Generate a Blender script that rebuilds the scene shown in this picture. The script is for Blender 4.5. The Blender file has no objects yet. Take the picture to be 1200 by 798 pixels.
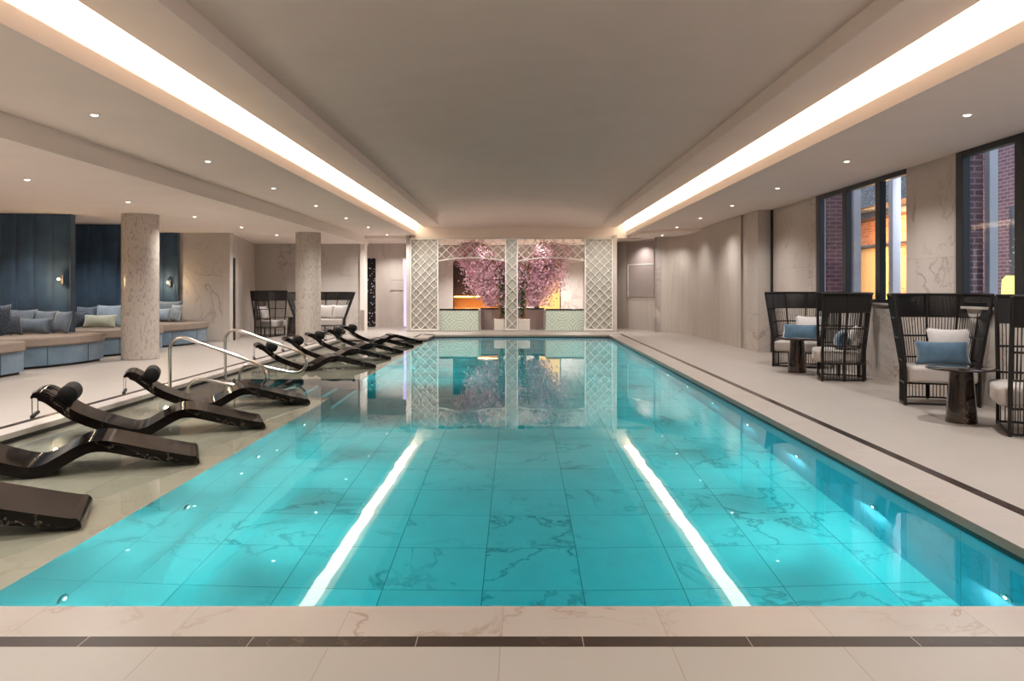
import bpy, bmesh, math, random
from mathutils import Vector, Matrix
random.seed(7)
sc = bpy.context.scene
COL = sc.collection
PI = math.pi

# ------------------------------------------------------------------ camera, world, exposure
cam_d = bpy.data.cameras.new('camera')
cam = bpy.data.objects.new('camera', cam_d); COL.objects.link(cam)
cam.location = (0, 0, 1.26); cam.rotation_euler = (PI/2, 0, 0)
cam_d.sensor_width = 36; cam_d.lens = 27.0
cam_d.shift_x = -7/1200; cam_d.shift_y = -61/1200
cam_d.clip_start = .05; cam_d.clip_end = 200
sc.camera = cam
sc.view_settings.view_transform = 'Standard'
sc.view_settings.look = 'None'
sc.view_settings.exposure = 0.88
sc.view_settings.gamma = 1.0
sc.view_settings.use_curve_mapping = False
try:
    sc.cycles.max_bounces = 10; sc.cycles.diffuse_bounces = 5; sc.cycles.glossy_bounces = 5
    sc.cycles.transmission_bounces = 8; sc.cycles.transparent_max_bounces = 12
    sc.cycles.caustics_reflective = False; sc.cycles.caustics_refractive = False
    sc.cycles.sample_clamp_indirect = 4.0
    sc.cycles.use_denoising = True
except Exception:
    pass
w = bpy.data.worlds.new('dusk'); sc.world = w; w.use_nodes = True
w.node_tree.nodes['Background'].inputs[0].default_value = (.42, .5, .62, 1)
w.node_tree.nodes['Background'].inputs[1].default_value = 1.3

WARM = (1.0, .95, .905)
COVE_E = 3.8       # emission of the cove led strips
SPOT_W = 137.0       # each recessed downlight
POOL_W = 14.5        # each underwater lamp
FLOOD_W = 9.0

# ------------------------------------------------------------------ node helpers
def new_mat(name):
    m = bpy.data.materials.new(name); m.use_nodes = True
    nt = m.node_tree; b = nt.nodes['Principled BSDF']
    return m, nt, b
def c4(c): return (c[0], c[1], c[2], 1)
def plain(name, col, rough=.5, metal=0, noise=0, nscale=20, bump=0, bscale=60, sheen=0, coat=0, spec=.5):
    m, nt, b = new_mat(name)
    b.inputs['Base Color'].default_value = c4(col); b.inputs['Roughness'].default_value = rough
    b.inputs['Metallic'].default_value = metal; b.inputs['Specular IOR Level'].default_value = spec
    if sheen: b.inputs['Sheen Weight'].default_value = sheen; b.inputs['Sheen Roughness'].default_value = .4
    if coat: b.inputs['Coat Weight'].default_value = coat; b.inputs['Coat Roughness'].default_value = .05
    tc = nt.nodes.new('ShaderNodeTexCoord')
    if noise:
        n = nt.nodes.new('ShaderNodeTexNoise'); n.inputs['Scale'].default_value = nscale; n.inputs['Detail'].default_value = 6
        nt.links.new(tc.outputs['Object'], n.inputs['Vector'])
        r = nt.nodes.new('ShaderNodeValToRGB')
        r.color_ramp.elements[0].position = .3; r.color_ramp.elements[1].position = .7
        r.color_ramp.elements[0].color = c4([x*(1-noise) for x in col]); r.color_ramp.elements[1].color = c4([min(1, x*(1+noise)) for x in col])
        nt.links.new(n.outputs['Fac'], r.inputs['Fac']); nt.links.new(r.outputs['Color'], b.inputs['Base Color'])
    if bump:
        n = nt.nodes.new('ShaderNodeTexNoise'); n.inputs['Scale'].default_value = bscale; n.inputs['Detail'].default_value = 3
        nt.links.new(tc.outputs['Object'], n.inputs['Vector'])
        bp = nt.nodes.new('ShaderNodeBump'); bp.inputs['Strength'].default_value = bump; bp.inputs['Distance'].default_value = .01
        nt.links.new(n.outputs['Fac'], bp.inputs['Height']); nt.links.new(bp.outputs['Normal'], b.inputs['Normal'])
    return m
def emit(name, col, strength):
    m = bpy.data.materials.new(name); m.use_nodes = True; nt = m.node_tree; nt.nodes.clear()
    e = nt.nodes.new('ShaderNodeEmission'); e.inputs[0].default_value = c4(col); e.inputs[1].default_value = strength
    o = nt.nodes.new('ShaderNodeOutputMaterial'); nt.links.new(e.outputs[0], o.inputs[0]); return m

def math_node(nt, op, a, b=None, clamp=False):
    n = nt.nodes.new('ShaderNodeMath'); n.operation = op; n.use_clamp = clamp
    for i, v in enumerate((a, b)):
        if v is None: continue
        if isinstance(v, (int, float)): n.inputs[i].default_value = v
        else: nt.links.new(v, n.inputs[i])
    return n.outputs[0]
def mixc(nt, fac, a, b):
    n = nt.nodes.new('ShaderNodeMix'); n.data_type = 'RGBA'
    for s, v in ((n.inputs[0], fac), (n.inputs[6], a), (n.inputs[7], b)):
        if hasattr(v, 'links'): nt.links.new(v, s)
        elif isinstance(v, (int, float)): s.default_value = v
        else: s.default_value = c4(v)
    return n.outputs[2]

def marble(name, base, vein, vscale=1.2, tile=None, plane='XY', grout=(.3,.27,.24), mortar=.003, rough=.3, amt=.7,
           cloud=.06, thin=.018, objc=False, stretch=(1,1,1), spec=.5, coat=0, tilevar=.03, offset=0.0):
    """veined stone; tile=(w,h,offx,offy) in metres on the given plane"""
    m, nt, b = new_mat(name)
    if objc:
        src = nt.nodes.new('ShaderNodeTexCoord').outputs['Object']
    else:
        src = nt.nodes.new('ShaderNodeNewGeometry').outputs['Position']
    sep = nt.nodes.new('ShaderNodeSeparateXYZ'); nt.links.new(src, sep.inputs[0])
    ax = {'XY': (0, 1), 'XZ': (0, 2), 'YZ': (1, 2)}[plane]
    vec = src; fac_m = None; rnd = None
    if tile:
        cmb = nt.nodes.new('ShaderNodeCombineXYZ')
        nt.links.new(math_node(nt, 'SUBTRACT', sep.outputs[ax[0]], tile[2]-200*tile[0]), cmb.inputs[0])
        nt.links.new(math_node(nt, 'SUBTRACT', sep.outputs[ax[1]], tile[3]-200*tile[1]), cmb.inputs[1])
        br = nt.nodes.new('ShaderNodeTexBrick'); br.offset = offset; br.squash = 1
        br.inputs['Scale'].default_value = 1; br.inputs['Brick Width'].default_value = tile[0]; br.inputs['Row Height'].default_value = tile[1]
        br.inputs['Mortar Size'].default_value = mortar; br.inputs['Mortar Smooth'].default_value = .1
        br.inputs['Color1'].default_value = (0,0,0,1); br.inputs['Color2'].default_value = (1,1,1,1); br.inputs['Mortar'].default_value = (.5,.5,.5,1)
        nt.links.new(cmb.outputs[0], br.inputs['Vector'])
        fac_m = br.outputs['Fac']; rnd = br.outputs['Color']
        vm = nt.nodes.new('ShaderNodeVectorMath'); vm.operation = 'MULTIPLY_ADD'
        nt.links.new(rnd, vm.inputs[0]); vm.inputs[1].default_value = (7.3, 11.1, 5.7); nt.links.new(src, vm.inputs[2])
        vec = vm.outputs[0]
    mp = nt.nodes.new('ShaderNodeMapping'); mp.inputs['Scale'].default_value = stretch; mp.inputs['Rotation'].default_value = (.25, .3, .5) if stretch == (1,1,1) else (0,0,0)
    nt.links.new(vec, mp.inputs['Vector']); vec = mp.outputs[0]
    n1 = nt.nodes.new('ShaderNodeTexNoise'); n1.inputs['Scale'].default_value = vscale; n1.inputs['Detail'].default_value = 7
    n1.inputs['Roughness'].default_value = .6; n1.inputs['Distortion'].default_value = .9
    nt.links.new(vec, n1.inputs['Vector'])
    d = math_node(nt, 'ABSOLUTE', math_node(nt, 'SUBTRACT', n1.outputs['Fac'], .5))
    v1 = math_node(nt, 'SUBTRACT', 1, math_node(nt, 'DIVIDE', d, thin), True)
    n2 = nt.nodes.new('ShaderNodeTexNoise'); n2.inputs['Scale'].default_value = vscale*.7; n2.inputs['Detail'].default_value = 3
    nt.links.new(vec, n2.inputs['Vector'])
    mask = math_node(nt, 'MULTIPLY', math_node(nt, 'SUBTRACT', n2.outputs['Fac'], .42), 5, True)
    v1 = math_node(nt, 'MULTIPLY', math_node(nt, 'MULTIPLY', v1, mask), amt)
    n3 = nt.nodes.new('ShaderNodeTexNoise'); n3.inputs['Scale'].default_value = vscale*1.7; n3.inputs['Detail'].default_value = 5
    nt.links.new(vec, n3.inputs['Vector'])
    cl = mixc(nt, n3.outputs['Fac'], [x*(1-cloud*2) for x in base], [min(1, x*(1+cloud*2)) for x in base])
    if rnd is not None and tilevar:
        cl = mixc(nt, math_node(nt, 'MULTIPLY', rnd, tilevar*3), cl, [x*.7 for x in base])
    colr = mixc(nt, v1, cl, vein)
    if fac_m is not None: colr = mixc(nt, fac_m, colr, grout)
    nt.links.new(colr, b.inputs['Base Color'])
    b.inputs['Roughness'].default_value = rough; b.inputs['Specular IOR Level'].default_value = spec
    if coat: b.inputs['Coat Weight'].default_value = coat; b.inputs['Coat Roughness'].default_value = .03
    return m

def brick_mat(name, c1, c2, mort, plane, rough=.85):
    m, nt, b = new_mat(name)
    sep = nt.nodes.new('ShaderNodeSeparateXYZ'); nt.links.new(nt.nodes.new('ShaderNodeNewGeometry').outputs['Position'], sep.inputs[0])
    ax = {'XZ': (0, 2), 'YZ': (1, 2)}[plane]
    cmb = nt.nodes.new('ShaderNodeCombineXYZ'); nt.links.new(sep.outputs[ax[0]], cmb.inputs[0]); nt.links.new(sep.outputs[ax[1]], cmb.inputs[1])
    br = nt.nodes.new('ShaderNodeTexBrick'); br.inputs['Scale'].default_value = 1
    br.inputs['Brick Width'].default_value = .22; br.inputs['Row Height'].default_value = .072; br.inputs['Mortar Size'].default_value = .008
    br.inputs['Color1'].default_value = c4(c1); br.inputs['Color2'].default_value = c4(c2); br.inputs['Mortar'].default_value = c4(mort)
    nt.links.new(cmb.outputs[0], br.inputs['Vector']); nt.links.new(br.outputs['Color'], b.inputs['Base Color'])
    b.inputs['Roughness'].default_value = rough
    return m

def perforated_mat(name, col):
    m, nt, b = new_mat(name)
    v = nt.nodes.new('ShaderNodeTexVoronoi'); v.inputs['Scale'].default_value = 16
    nt.links.new(nt.nodes.new('ShaderNodeTexCoord').outputs['Object'], v.inputs['Vector'])
    r = nt.nodes.new('ShaderNodeValToRGB'); r.color_ramp.elements[0].position = .12; r.color_ramp.elements[1].position = .3
    r.color_ramp.elements[0].color = (.75,.78,.8,1); r.color_ramp.elements[1].color = c4(col)
    nt.links.new(v.outputs['Distance'], r.inputs['Fac']); nt.links.new(r.outputs['Color'], b.inputs['Base Color'])
    b.inputs['Roughness'].default_value = .4; b.inputs['Metallic'].default_value = .3
    return m

def mosaic_mat(name, base, dark, sx=.05, sz=.05, amount=.25, grout=(.5,.45,.4), rough=.25):
    """small vertical mosaic chips with random darker chips (object coords, cylinder unrolled by angle)"""
    m, nt, b = new_mat(name)
    tc = nt.nodes.new('ShaderNodeTexCoord'); sep = nt.nodes.new('ShaderNodeSeparateXYZ'); nt.links.new(tc.outputs['Object'], sep.inputs[0])
    ang = math_node(nt, 'ARCTAN2', sep.outputs[1], sep.outputs[0])
    cmb = nt.nodes.new('ShaderNodeCombineXYZ'); nt.links.new(math_node(nt, 'MULTIPLY', ang, .31), cmb.inputs[0]); nt.links.new(sep.outputs[2], cmb.inputs[1])
    br = nt.nodes.new('ShaderNodeTexBrick'); br.inputs['Scale'].default_value = 1; br.offset = 0
    br.inputs['Brick Width'].default_value = sx; br.inputs['Row Height'].default_value = sz; br.inputs['Mortar Size'].default_value = .0015
    br.inputs['Color1'].default_value = (0,0,0,1); br.inputs['Color2'].default_value = (1,1,1,1); br.inputs['Mortar'].default_value = (.3,.3,.3,1)
    nt.links.new(cmb.outputs[0], br.inputs['Vector'])
    mp = nt.nodes.new('ShaderNodeMapping'); mp.inputs['Scale'].default_value = (16, 8, 1); nt.links.new(cmb.outputs[0], mp.inputs[0])
    n = nt.nodes.new('ShaderNodeTexNoise'); n.inputs['Scale'].default_value = 1.6; n.inputs['Detail'].default_value = 5; nt.links.new(mp.outputs[0], n.inputs['Vector'])
    s = math_node(nt, 'ADD', math_node(nt, 'MULTIPLY', br.outputs['Color'], .35), n.outputs['Fac'])
    f = math_node(nt, 'MULTIPLY', math_node(nt, 'SUBTRACT', s, 1.06-amount), 6, True)
    col = mixc(nt, f, base, dark); col = mixc(nt, br.outputs['Fac'], col, grout)
    nt.links.new(col, b.inputs['Base Color']); b.inputs['Roughness'].default_value = rough
    return m

# ------------------------------------------------------------------ materials
MT = {}
MT['deck'] = marble('deck_tile', (.385,.345,.312), (.44,.36,.29), 1.5, (1.2,.6,-.063,2.70), 'XY', (.36,.30,.25), .003, .42, .12, .03, tilevar=.03)
MT['deck_front'] = marble('deck_tile_front', (.44,.41,.38), (.44,.36,.29), 1.5, (.603,1.2,-.063,2.70-1.2), 'XY', (.34,.29,.24), .0022, .42, .12, .03, tilevar=.04)
MT['coping_x'] = marble('coping_marble', (.50,.445,.405), (.27,.16,.10), 1.7, (.6,.6,-.058,2.778), 'XY', (.35,.29,.24), .0018, .3, .75, .05, .02, tilevar=.06)
MT['coping_y'] = marble('coping_marble_side', (.49,.445,.41), (.36,.26,.2), 1.7, (.6,.6,2.45,3.05), 'XY', (.35,.29,.24), .0018, .3, .6, .05, .02, tilevar=.06)
MT['band_x'] = marble('dark_inlay_stone', (.035,.02,.014), (.3,.22,.16), 3.0, (.594,1.0,-.362,2.2), 'XY', (.4,.33,.28), .002, .42, .4, .1, .01)
MT['band_y'] = marble('dark_inlay_stone_side', (.035,.02,.014), (.3,.22,.16), 3.0, (1.0,.594,2.4,3.05), 'XY', (.2,.15,.12), .001, .22, .4, .1, .01)
MT['ledge'] = marble('ledge_marble', (.42,.385,.325), (.24,.19,.14), 1.4, (.6,1.2,-2.28,3.2), 'XY', (.2,.2,.16), .0022, .2, .6, .09, .03, tilevar=.06)
MT['wall_x'] = marble('wall_marble_side', (.58,.53,.49), (.30,.24,.2), .9, (1.2,1.2,.1,.43), 'YZ', (.42,.36,.31), .002, .2, .75, .05, .016, tilevar=.05)
MT['wall_y'] = marble('wall_marble_face', (.58,.53,.49), (.30,.24,.2), .9, (1.2,1.2,-7.0,.43), 'XZ', (.42,.36,.31), .002, .2, .75, .05, .016, tilevar=.05)
MT['trav'] = marble('streaked_stone', (.56,.50,.45), (.38,.33,.29), 1.0, (1.6,3.4,.2,0), 'YZ', (.42,.36,.31), .001, .3, .55, .08, .05, stretch=(3.2,3.2,.35), tilevar=.02)
MT['trav_face'] = marble('streaked_stone_face', (.58,.52,.47), (.40,.34,.29), 1.0, (.9,3.4,.2,0), 'XZ', (.42,.36,.31), .001, .3, .55, .08, .05, stretch=(3.2,3.2,.35), tilevar=.02)
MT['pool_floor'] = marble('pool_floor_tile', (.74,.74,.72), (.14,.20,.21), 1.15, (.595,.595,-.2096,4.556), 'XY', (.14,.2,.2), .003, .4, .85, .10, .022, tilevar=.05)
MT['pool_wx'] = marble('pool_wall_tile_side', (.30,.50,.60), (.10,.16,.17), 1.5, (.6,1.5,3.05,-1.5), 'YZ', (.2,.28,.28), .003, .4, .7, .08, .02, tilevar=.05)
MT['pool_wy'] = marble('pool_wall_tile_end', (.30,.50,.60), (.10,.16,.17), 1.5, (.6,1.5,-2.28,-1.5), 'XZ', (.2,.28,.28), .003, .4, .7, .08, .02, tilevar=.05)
MT['paint'] = plain('ceiling_paint', (.93,.82,.75), .8, noise=.02, nscale=2)
MT['paint_white'] = plain('white_paint', (.90,.82,.76), .7)
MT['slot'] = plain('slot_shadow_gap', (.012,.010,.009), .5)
MT['black_marble'] = marble('black_marble', (.006,.004,.0035), (.60,.52,.44), 1.3, None, rough=.11, amt=.9, thin=.0042, objc=True, spec=.22, coat=.0, cloud=.2)
MT['table_stone'] = marble('dark_brown_marble', (.022,.012,.008), (.30,.18,.12), 3.0, None, rough=.1, amt=.6, thin=.008, objc=True, coat=.6, cloud=.3)
MT['steel'] = plain('polished_steel', (.72,.68,.62), .16, 1.0)
MT['leather'] = plain('black_leather', (.007,.006,.005), .6, spec=.2, bump=.15, bscale=80)
MT['strap'] = plain('black_strap', (.02,.016,.015), .5)
MT['metal'] = plain('bronze_black_metal', (.022,.016,.014), .4, .4)
MT['rope'] = plain('black_rope', (.017,.013,.012), .7)
MT['cushion'] = plain('grey_cushion_fabric', (.46,.42,.39), .85, noise=.05, nscale=60, bump=.1, bscale=300, sheen=.3)
MT['pil_white'] = plain('white_pillow_fabric', (.66,.62,.60), .9, noise=.05, nscale=30, bump=.25, bscale=9, sheen=.3)
MT['pil_blue'] = plain('blue_velvet_pillow', (.075,.145,.215), .8, noise=.22, nscale=9, bump=.3, bscale=10, sheen=.6)
MT['pil_steel'] = plain('slate_blue_pillow', (.13,.17,.22), .8, noise=.2, nscale=9, bump=.3, bscale=10, sheen=.5)
MT['pil_pale'] = plain('pale_blue_pillow', (.30,.38,.46), .85, noise=.18, nscale=9, bump=.3, bscale=10, sheen=.5)
MT['pil_green'] = plain('pale_green_pillow', (.52,.55,.44), .85, noise=.12, nscale=9, bump=.3, bscale=10, sheen=.4)
MT['pil_dark'] = plain('dark_patterned_pillow', (.05,.07,.10), .8, noise=.7, nscale=40, bump=.2, bscale=10, sheen=.4)
MT['pil_stripe'] = plain('grey_striped_pillow', (.34,.38,.42), .85, noise=.25, nscale=14, bump=.3, bscale=10)
MT['velvet'] = plain('blue_velvet', (.027,.061,.108), .75, noise=.3, nscale=3, sheen=.55, bump=.05, bscale=12)
MT['velvet_lt'] = plain('light_blue_velvet', (.12,.18,.24), .75, noise=.2, nscale=3, sheen=.6, bump=.05, bscale=12)
MT['bench_top'] = plain('taupe_upholstery', (.27,.215,.175), .8, noise=.06, nscale=9, bump=.08, bscale=40)
MT['frame_black'] = plain('black_window_frame', (.012,.013,.015), .35)
MT['white_metal'] = plain('white_lattice_metal', (.82,.79,.73), .4)
MT['column'] = mosaic_mat('mosaic_column_stone', (.52,.465,.415), (.36,.31,.27), .022, .06, .34, (.5,.44,.39))
MT['glitter'] = mosaic_mat('black_glitter_mosaic', (.008,.007,.008), (.55,.5,.55), .05, .05, .10, (.004,.004,.004))
MT['lat_back'] = marble('lattice_backing_marble', (.44,.42,.375), (.26,.25,.22), 1.4, None, 'XZ', rough=.25, amt=.5, cloud=.08)
MT['planter'] = plain('white_planter', (.72,.66,.60), .5)
MT['bark'] = plain('bark', (.28,.15,.07), .85, noise=.4, nscale=12, bump=.5, bscale=20)
MT['ivy'] = plain('ivy_leaf', (.03,.075,.025), .6, noise=.4, nscale=8)
MT['blossom'] = plain('pink_blossom', (.82,.42,.50), .7, noise=.45, nscale=5)
MT['blossom_pale'] = plain('pale_pink_blossom', (.90,.60,.66), .7, noise=.25, nscale=5)
MT['taupe'] = plain('taupe_tile', (.36,.30,.28), .5)
MT['counter'] = plain('black_counter', (.012,.010,.010), .15)
MT['amber_wood'] = plain('amber_veneer', (.72,.36,.10), .4, noise=.08, nscale=2)
MT['dark_wood'] = plain('dark_brown_panel', (.07,.035,.03), .4)
MT['brass'] = plain('brass', (.5,.33,.15), .3, 1.0)
MT['grey_post'] = plain('pale_grey_metal_post', (.55,.58,.62), .5)
MT['perf'] = perforated_mat('perforated_metal', (.10,.11,.12))
MT['brick_y'] = brick_mat('purple_brick', (.12,.055,.075), (.20,.10,.12), (.32,.28,.30), 'YZ')
MT['brick_x'] = brick_mat('purple_brick_face', (.12,.055,.075), (.20,.10,.12), (.32,.28,.30), 'XZ')
MT['brick_o'] = brick_mat('red_brick', (.55,.16,.06), (.75,.34,.15), (.7,.45,.3), 'YZ')
MT['warm_wall'] = plain('ochre_wall', (.75,.5,.2), .7)
MT['ground'] = plain('courtyard_paving', (.2,.19,.18), .8, noise=.1, nscale=3)
MT['led'] = emit('cove_led', (1.0,.84,.64), COVE_E)
MT['bulb'] = emit('downlight_bulb', (1.0,.9,.78), 3.2)
MT['pool_bulb'] = emit('pool_lamp_lens', (.9,.97,1.0), 25)
MT['pool_strip'] = emit('pool_light_line', (1.0,.42,.40), 2.4)
MT['sconce_bulb'] = emit('sconce_bulb', (1.0,.74,.42), 60)
MT['shelf_led'] = emit('shelf_led', (1.0,.55,.18), 5)
MT['amber_glow'] = emit('amber_backlit_panel', (1.0,.55,.18), .85)
MT['purple_led'] = emit('purple_led', (.62,.45,1.0), 1.1)
MT['flame'] = emit('yellow_lantern', (1.0,.75,.2), 1.2)

def speckle_mat():
    m, nt, b = new_mat('black_speckled_mosaic')
    v = nt.nodes.new('ShaderNodeTexVoronoi'); v.inputs['Scale'].default_value = 13
    nt.links.new(nt.nodes.new('ShaderNodeNewGeometry').outputs['Position'], v.inputs['Vector'])
    rr_ = nt.nodes.new('ShaderNodeValToRGB'); rr_.color_ramp.elements[0].position = .16; rr_.color_ramp.elements[1].position = .24
    rr_.color_ramp.elements[0].color = (.75,.7,.72,1); rr_.color_ramp.elements[1].color = (.008,.007,.009,1)
    nt.links.new(v.outputs['Distance'], rr_.inputs['Fac']); nt.links.new(rr_.outputs['Color'], b.inputs['Base Color']); b.inputs['Roughness'].default_value = .2
    return m
MT['glitter'] = speckle_mat()
# green ring-patterned tile
def ring_tile():
    m, nt, b = new_mat('ring_pattern_tile')
    sep = nt.nodes.new('ShaderNodeSeparateXYZ'); nt.links.new(nt.nodes.new('ShaderNodeNewGeometry').outputs['Position'], sep.inputs[0])
    fx = math_node(nt, 'SUBTRACT', math_node(nt, 'MODULO', math_node(nt, 'ADD', sep.outputs[0], 50), .6), .3)
    fz = math_node(nt, 'SUBTRACT', math_node(nt, 'MODULO', math_node(nt, 'ADD', sep.outputs[2], 60.28), .6), .3)
    r = math_node(nt, 'SQRT', math_node(nt, 'ADD', math_node(nt, 'MULTIPLY', fx, fx), math_node(nt, 'MULTIPLY', fz, fz)))
    s = math_node(nt, 'SINE', math_node(nt, 'MULTIPLY', r, 78))
    f = math_node(nt, 'ADD', math_node(nt, 'MULTIPLY', s, .5), .5)
    nt.links.new(mixc(nt, f, (.42,.52,.44), (.66,.70,.60)), b.inputs['Base Color']); b.inputs['Roughness'].default_value = .3
    return m
MT['ring'] = ring_tile()

# glass pane (thin), ledge film, deep water
def pane(name, tint, refl=1.0):
    m = bpy.data.materials.new(name); m.use_nodes = True; nt = m.node_tree; nt.nodes.clear()
    t = nt.nodes.new('ShaderNodeBsdfTransparent'); t.inputs[0].default_value = c4(tint)
    g = nt.nodes.new('ShaderNodeBsdfGlossy'); g.inputs['Roughness'].default_value = .0
    f = nt.nodes.new('ShaderNodeFresnel'); ior = 1.33 if 'water' in name else 1.45
    gm = nt.nodes.new('ShaderNodeNewGeometry')     # same reflectance from either side of the single sheet
    nt.links.new(math_node(nt, 'SUBTRACT', ior, math_node(nt, 'MULTIPLY', gm.outputs['Backfacing'], ior-1/ior)), f.inputs[0])
    mx = nt.nodes.new('ShaderNodeMixShader'); o = nt.nodes.new('ShaderNodeOutputMaterial')
    nt.links.new(math_node(nt, 'MULTIPLY', f.outputs[0], refl), mx.inputs[0])
    nt.links.new(t.outputs[0], mx.inputs[1]); nt.links.new(g.outputs[0], mx.inputs[2]); nt.links.new(mx.outputs[0], o.inputs[0])
    return m
MT['glass'] = pane('window_glass', (.93,.95,.96))
MT['film'] = pane('shallow_water', (.92,.96,.92))
def deep_water():
    m = bpy.data.materials.new('deep_water'); m.use_nodes = True; nt = m.node_tree; nt.nodes.clear()
    g = nt.nodes.new('ShaderNodeBsdfGlass'); g.inputs['IOR'].default_value = 1.33; g.inputs['Roughness'].default_value = 0
    v = nt.nodes.new('ShaderNodeVolumeAbsorption'); v.inputs['Color'].default_value = (.0, .90, .915, 1); v.inputs['Density'].default_value = 1.0
    o = nt.nodes.new('ShaderNodeOutputMaterial'); nt.links.new(g.outputs[0], o.inputs[0]); nt.links.new(v.outputs[0], o.inputs[1])
    n = nt.nodes.new('ShaderNodeTexNoise'); n.inputs['Scale'].default_value = 1.6; n.inputs['Detail'].default_value = 2
    nt.links.new(nt.nodes.new('ShaderNodeNewGeometry').outputs['Position'], n.inputs['Vector'])
    b = nt.nodes.new('ShaderNodeBump'); b.inputs['Strength'].default_value = .02; b.inputs['Distance'].default_value = .05
    nt.links.new(n.outputs['Fac'], b.inputs['Height']); nt.links.new(b.outputs[0], g.inputs['Normal'])
    return m
MT['water'] = deep_water()

# ------------------------------------------------------------------ mesh builder
class MB:
    def __init__(s): s.v = []; s.f = []
    def add(s, vs, fs):
        n = len(s.v); s.v += [tuple(p) for p in vs]; s.f += [tuple(i+n for i in f) for f in fs]; return s
    def box(s, x0, x1, y0, y1, z0, z1, M=None):
        vs = [(x0,y0,z0),(x1,y0,z0),(x1,y1,z0),(x0,y1,z0),(x0,y0,z1),(x1,y0,z1),(x1,y1,z1),(x0,y1,z1)]
        if M is not None: vs = [M @ Vector(p) for p in vs]
        return s.add(vs, [(3,2,1,0),(4,5,6,7),(0,1,5,4),(1,2,6,5),(2,3,7,6),(3,0,4,7)])
    def prism(s, poly, z0, z1):
        n = len(poly)
        vs = [(x,y,z0) for x,y in poly] + [(x,y,z1) for x,y in poly]
        return s.add(vs, [tuple(range(n-1,-1,-1)), tuple(range(n,2*n))] + [(i,(i+1)%n,n+(i+1)%n,n+i) for i in range(n)])
    def lathe(s, prof, c=(0,0,0), seg=32, caps=True):
        vs = []; fs = []
        for r, z in prof:
            for k in range(seg):
                a = 2*PI*k/seg; vs.append((c[0]+r*math.cos(a), c[1]+r*math.sin(a), c[2]+z))
        for i in range(len(prof)-1):
            for k in range(seg):
                k2 = (k+1)%seg; fs.append((i*seg+k, i*seg+k2, (i+1)*seg+k2, (i+1)*seg+k))
        if caps: fs.append(tuple(range(seg-1,-1,-1))); fs.append(tuple((len(prof)-1)*seg+k for k in range(seg)))
        return s.add(vs, fs)
    def tube(s, pts, r, seg=8, closed=False, rad=None):
        pts = [Vector(p) for p in pts]; n = len(pts); vs = []; fs = []
        up = None
        for i, p in enumerate(pts):
            a = pts[i-1] if (i > 0 or closed) else pts[0]; b = pts[(i+1) % n] if (i < n-1 or closed) else pts[-1]
            t = (b-a).normalized()
            if up is None:
                up = Vector((0,0,1)) if abs(t.z) < .9 else Vector((1,0,0))
            up = (up - t*up.dot(t))
            if up.length < 1e-5: up = t.orthogonal()
            up.normalize(); sd = t.cross(up)
            rr = rad[i] if rad else r
            for k in range(seg):
                q = 2*PI*k/seg; vs.append(p + (up*math.cos(q) + sd*math.sin(q))*rr)
        m = n if closed else n-1
        for i in range(m):
            j = (i+1) % n
            for k in range(seg):
                k2 = (k+1)%seg; fs.append((i*seg+k, j*seg+k, j*seg+k2, i*seg+k2))
        if not closed:
            fs.append(tuple(range(seg))); fs.append(tuple((n-1)*seg+k for k in range(seg-1,-1,-1)))
        return s.add(vs, fs)
    def grid(s, rows):
        n = len(rows[0]); vs = [p for r in rows for p in r]
        return s.add(vs, [(i*n+j, i*n+j+1, (i+1)*n+j+1, (i+1)*n+j) for i in range(len(rows)-1) for j in range(n-1)])
    def build(s, name, mat, parent=None, smooth=False, bevel=0, bseg=2, kind=None, loc=None):
        me = bpy.data.meshes.new(name); me.from_pydata(s.v, [], s.f); me.update()
        bm = bmesh.new(); bm.from_mesh(me); bmesh.ops.recalc_face_normals(bm, faces=bm.faces); bm.to_mesh(me); bm.free()
        o = bpy.data.objects.new(name, me); COL.objects.link(o)
        me.materials.append(MT[mat] if isinstance(mat, str) else mat)
        if parent: o.parent = parent
        if loc: o.location = loc
        if bevel:
            b = o.modifiers.new('bevel', 'BEVEL'); b.width = bevel; b.segments = bseg; b.limit_method = 'ANGLE'; b.angle_limit = math.radians(40)
        if smooth:
            for p in me.polygons: p.use_smooth = True
            if smooth == 'auto':
                try: me.set_sharp_from_angle(angle=math.radians(40))
                except Exception: pass
        if kind: o['kind'] = kind
        return o
def S(name, mb, mat, smooth=False, bevel=0): return mb.build(name, mat, None, smooth, bevel, kind='structure')
def thing(name, label, cat, loc=(0,0,0), rz=0, group=None):
    o = bpy.data.objects.new(name, None); COL.objects.link(o); o.empty_display_size = .1
    o.location = loc; o.rotation_euler = (0,0,rz); o['label'] = label; o['category'] = cat
    if group: o['group'] = group
    return o
def tag(o, label, cat, group=None, kind=None):
    o['label'] = label; o['category'] = cat
    if group: o['group'] = group
    if kind: o['kind'] = kind
    return o
def kids(o): return [c for c in bpy.data.objects if c.parent == o]
def copy_tree(o, parent=None):
    c = o.copy(); COL.objects.link(c); c.parent = parent
    for ch in kids(o): copy_tree(ch, c)
    return c
def light(name, typ, loc, power, color=WARM, rot=(0,0,0), **kw):
    d = bpy.data.lights.new(name, typ); d.energy = power; d.color = color
    for k, v in kw.items(): setattr(d, k, v)
    o = bpy.data.objects.new(name, d); COL.objects.link(o); o.location = loc; o.rotation_euler = rot; return o
def catmull(pts, n=6):
    out = []
    for i in range(len(pts)-1):
        p0 = pts[max(i-1,0)]; p1 = pts[i]; p2 = pts[i+1]; p3 = pts[min(i+2,len(pts)-1)]
        for k in range(n):
            t = k/n
            out.append(tuple(.5*((2*b)+(c-a)*t+(2*a-5*b+4*c-d)*t*t+(-a+3*b-3*c+d)*t**3) for a,b,c,d in zip(p0,p1,p2,p3)))
    out.append(tuple(pts[-1])); return out

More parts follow.
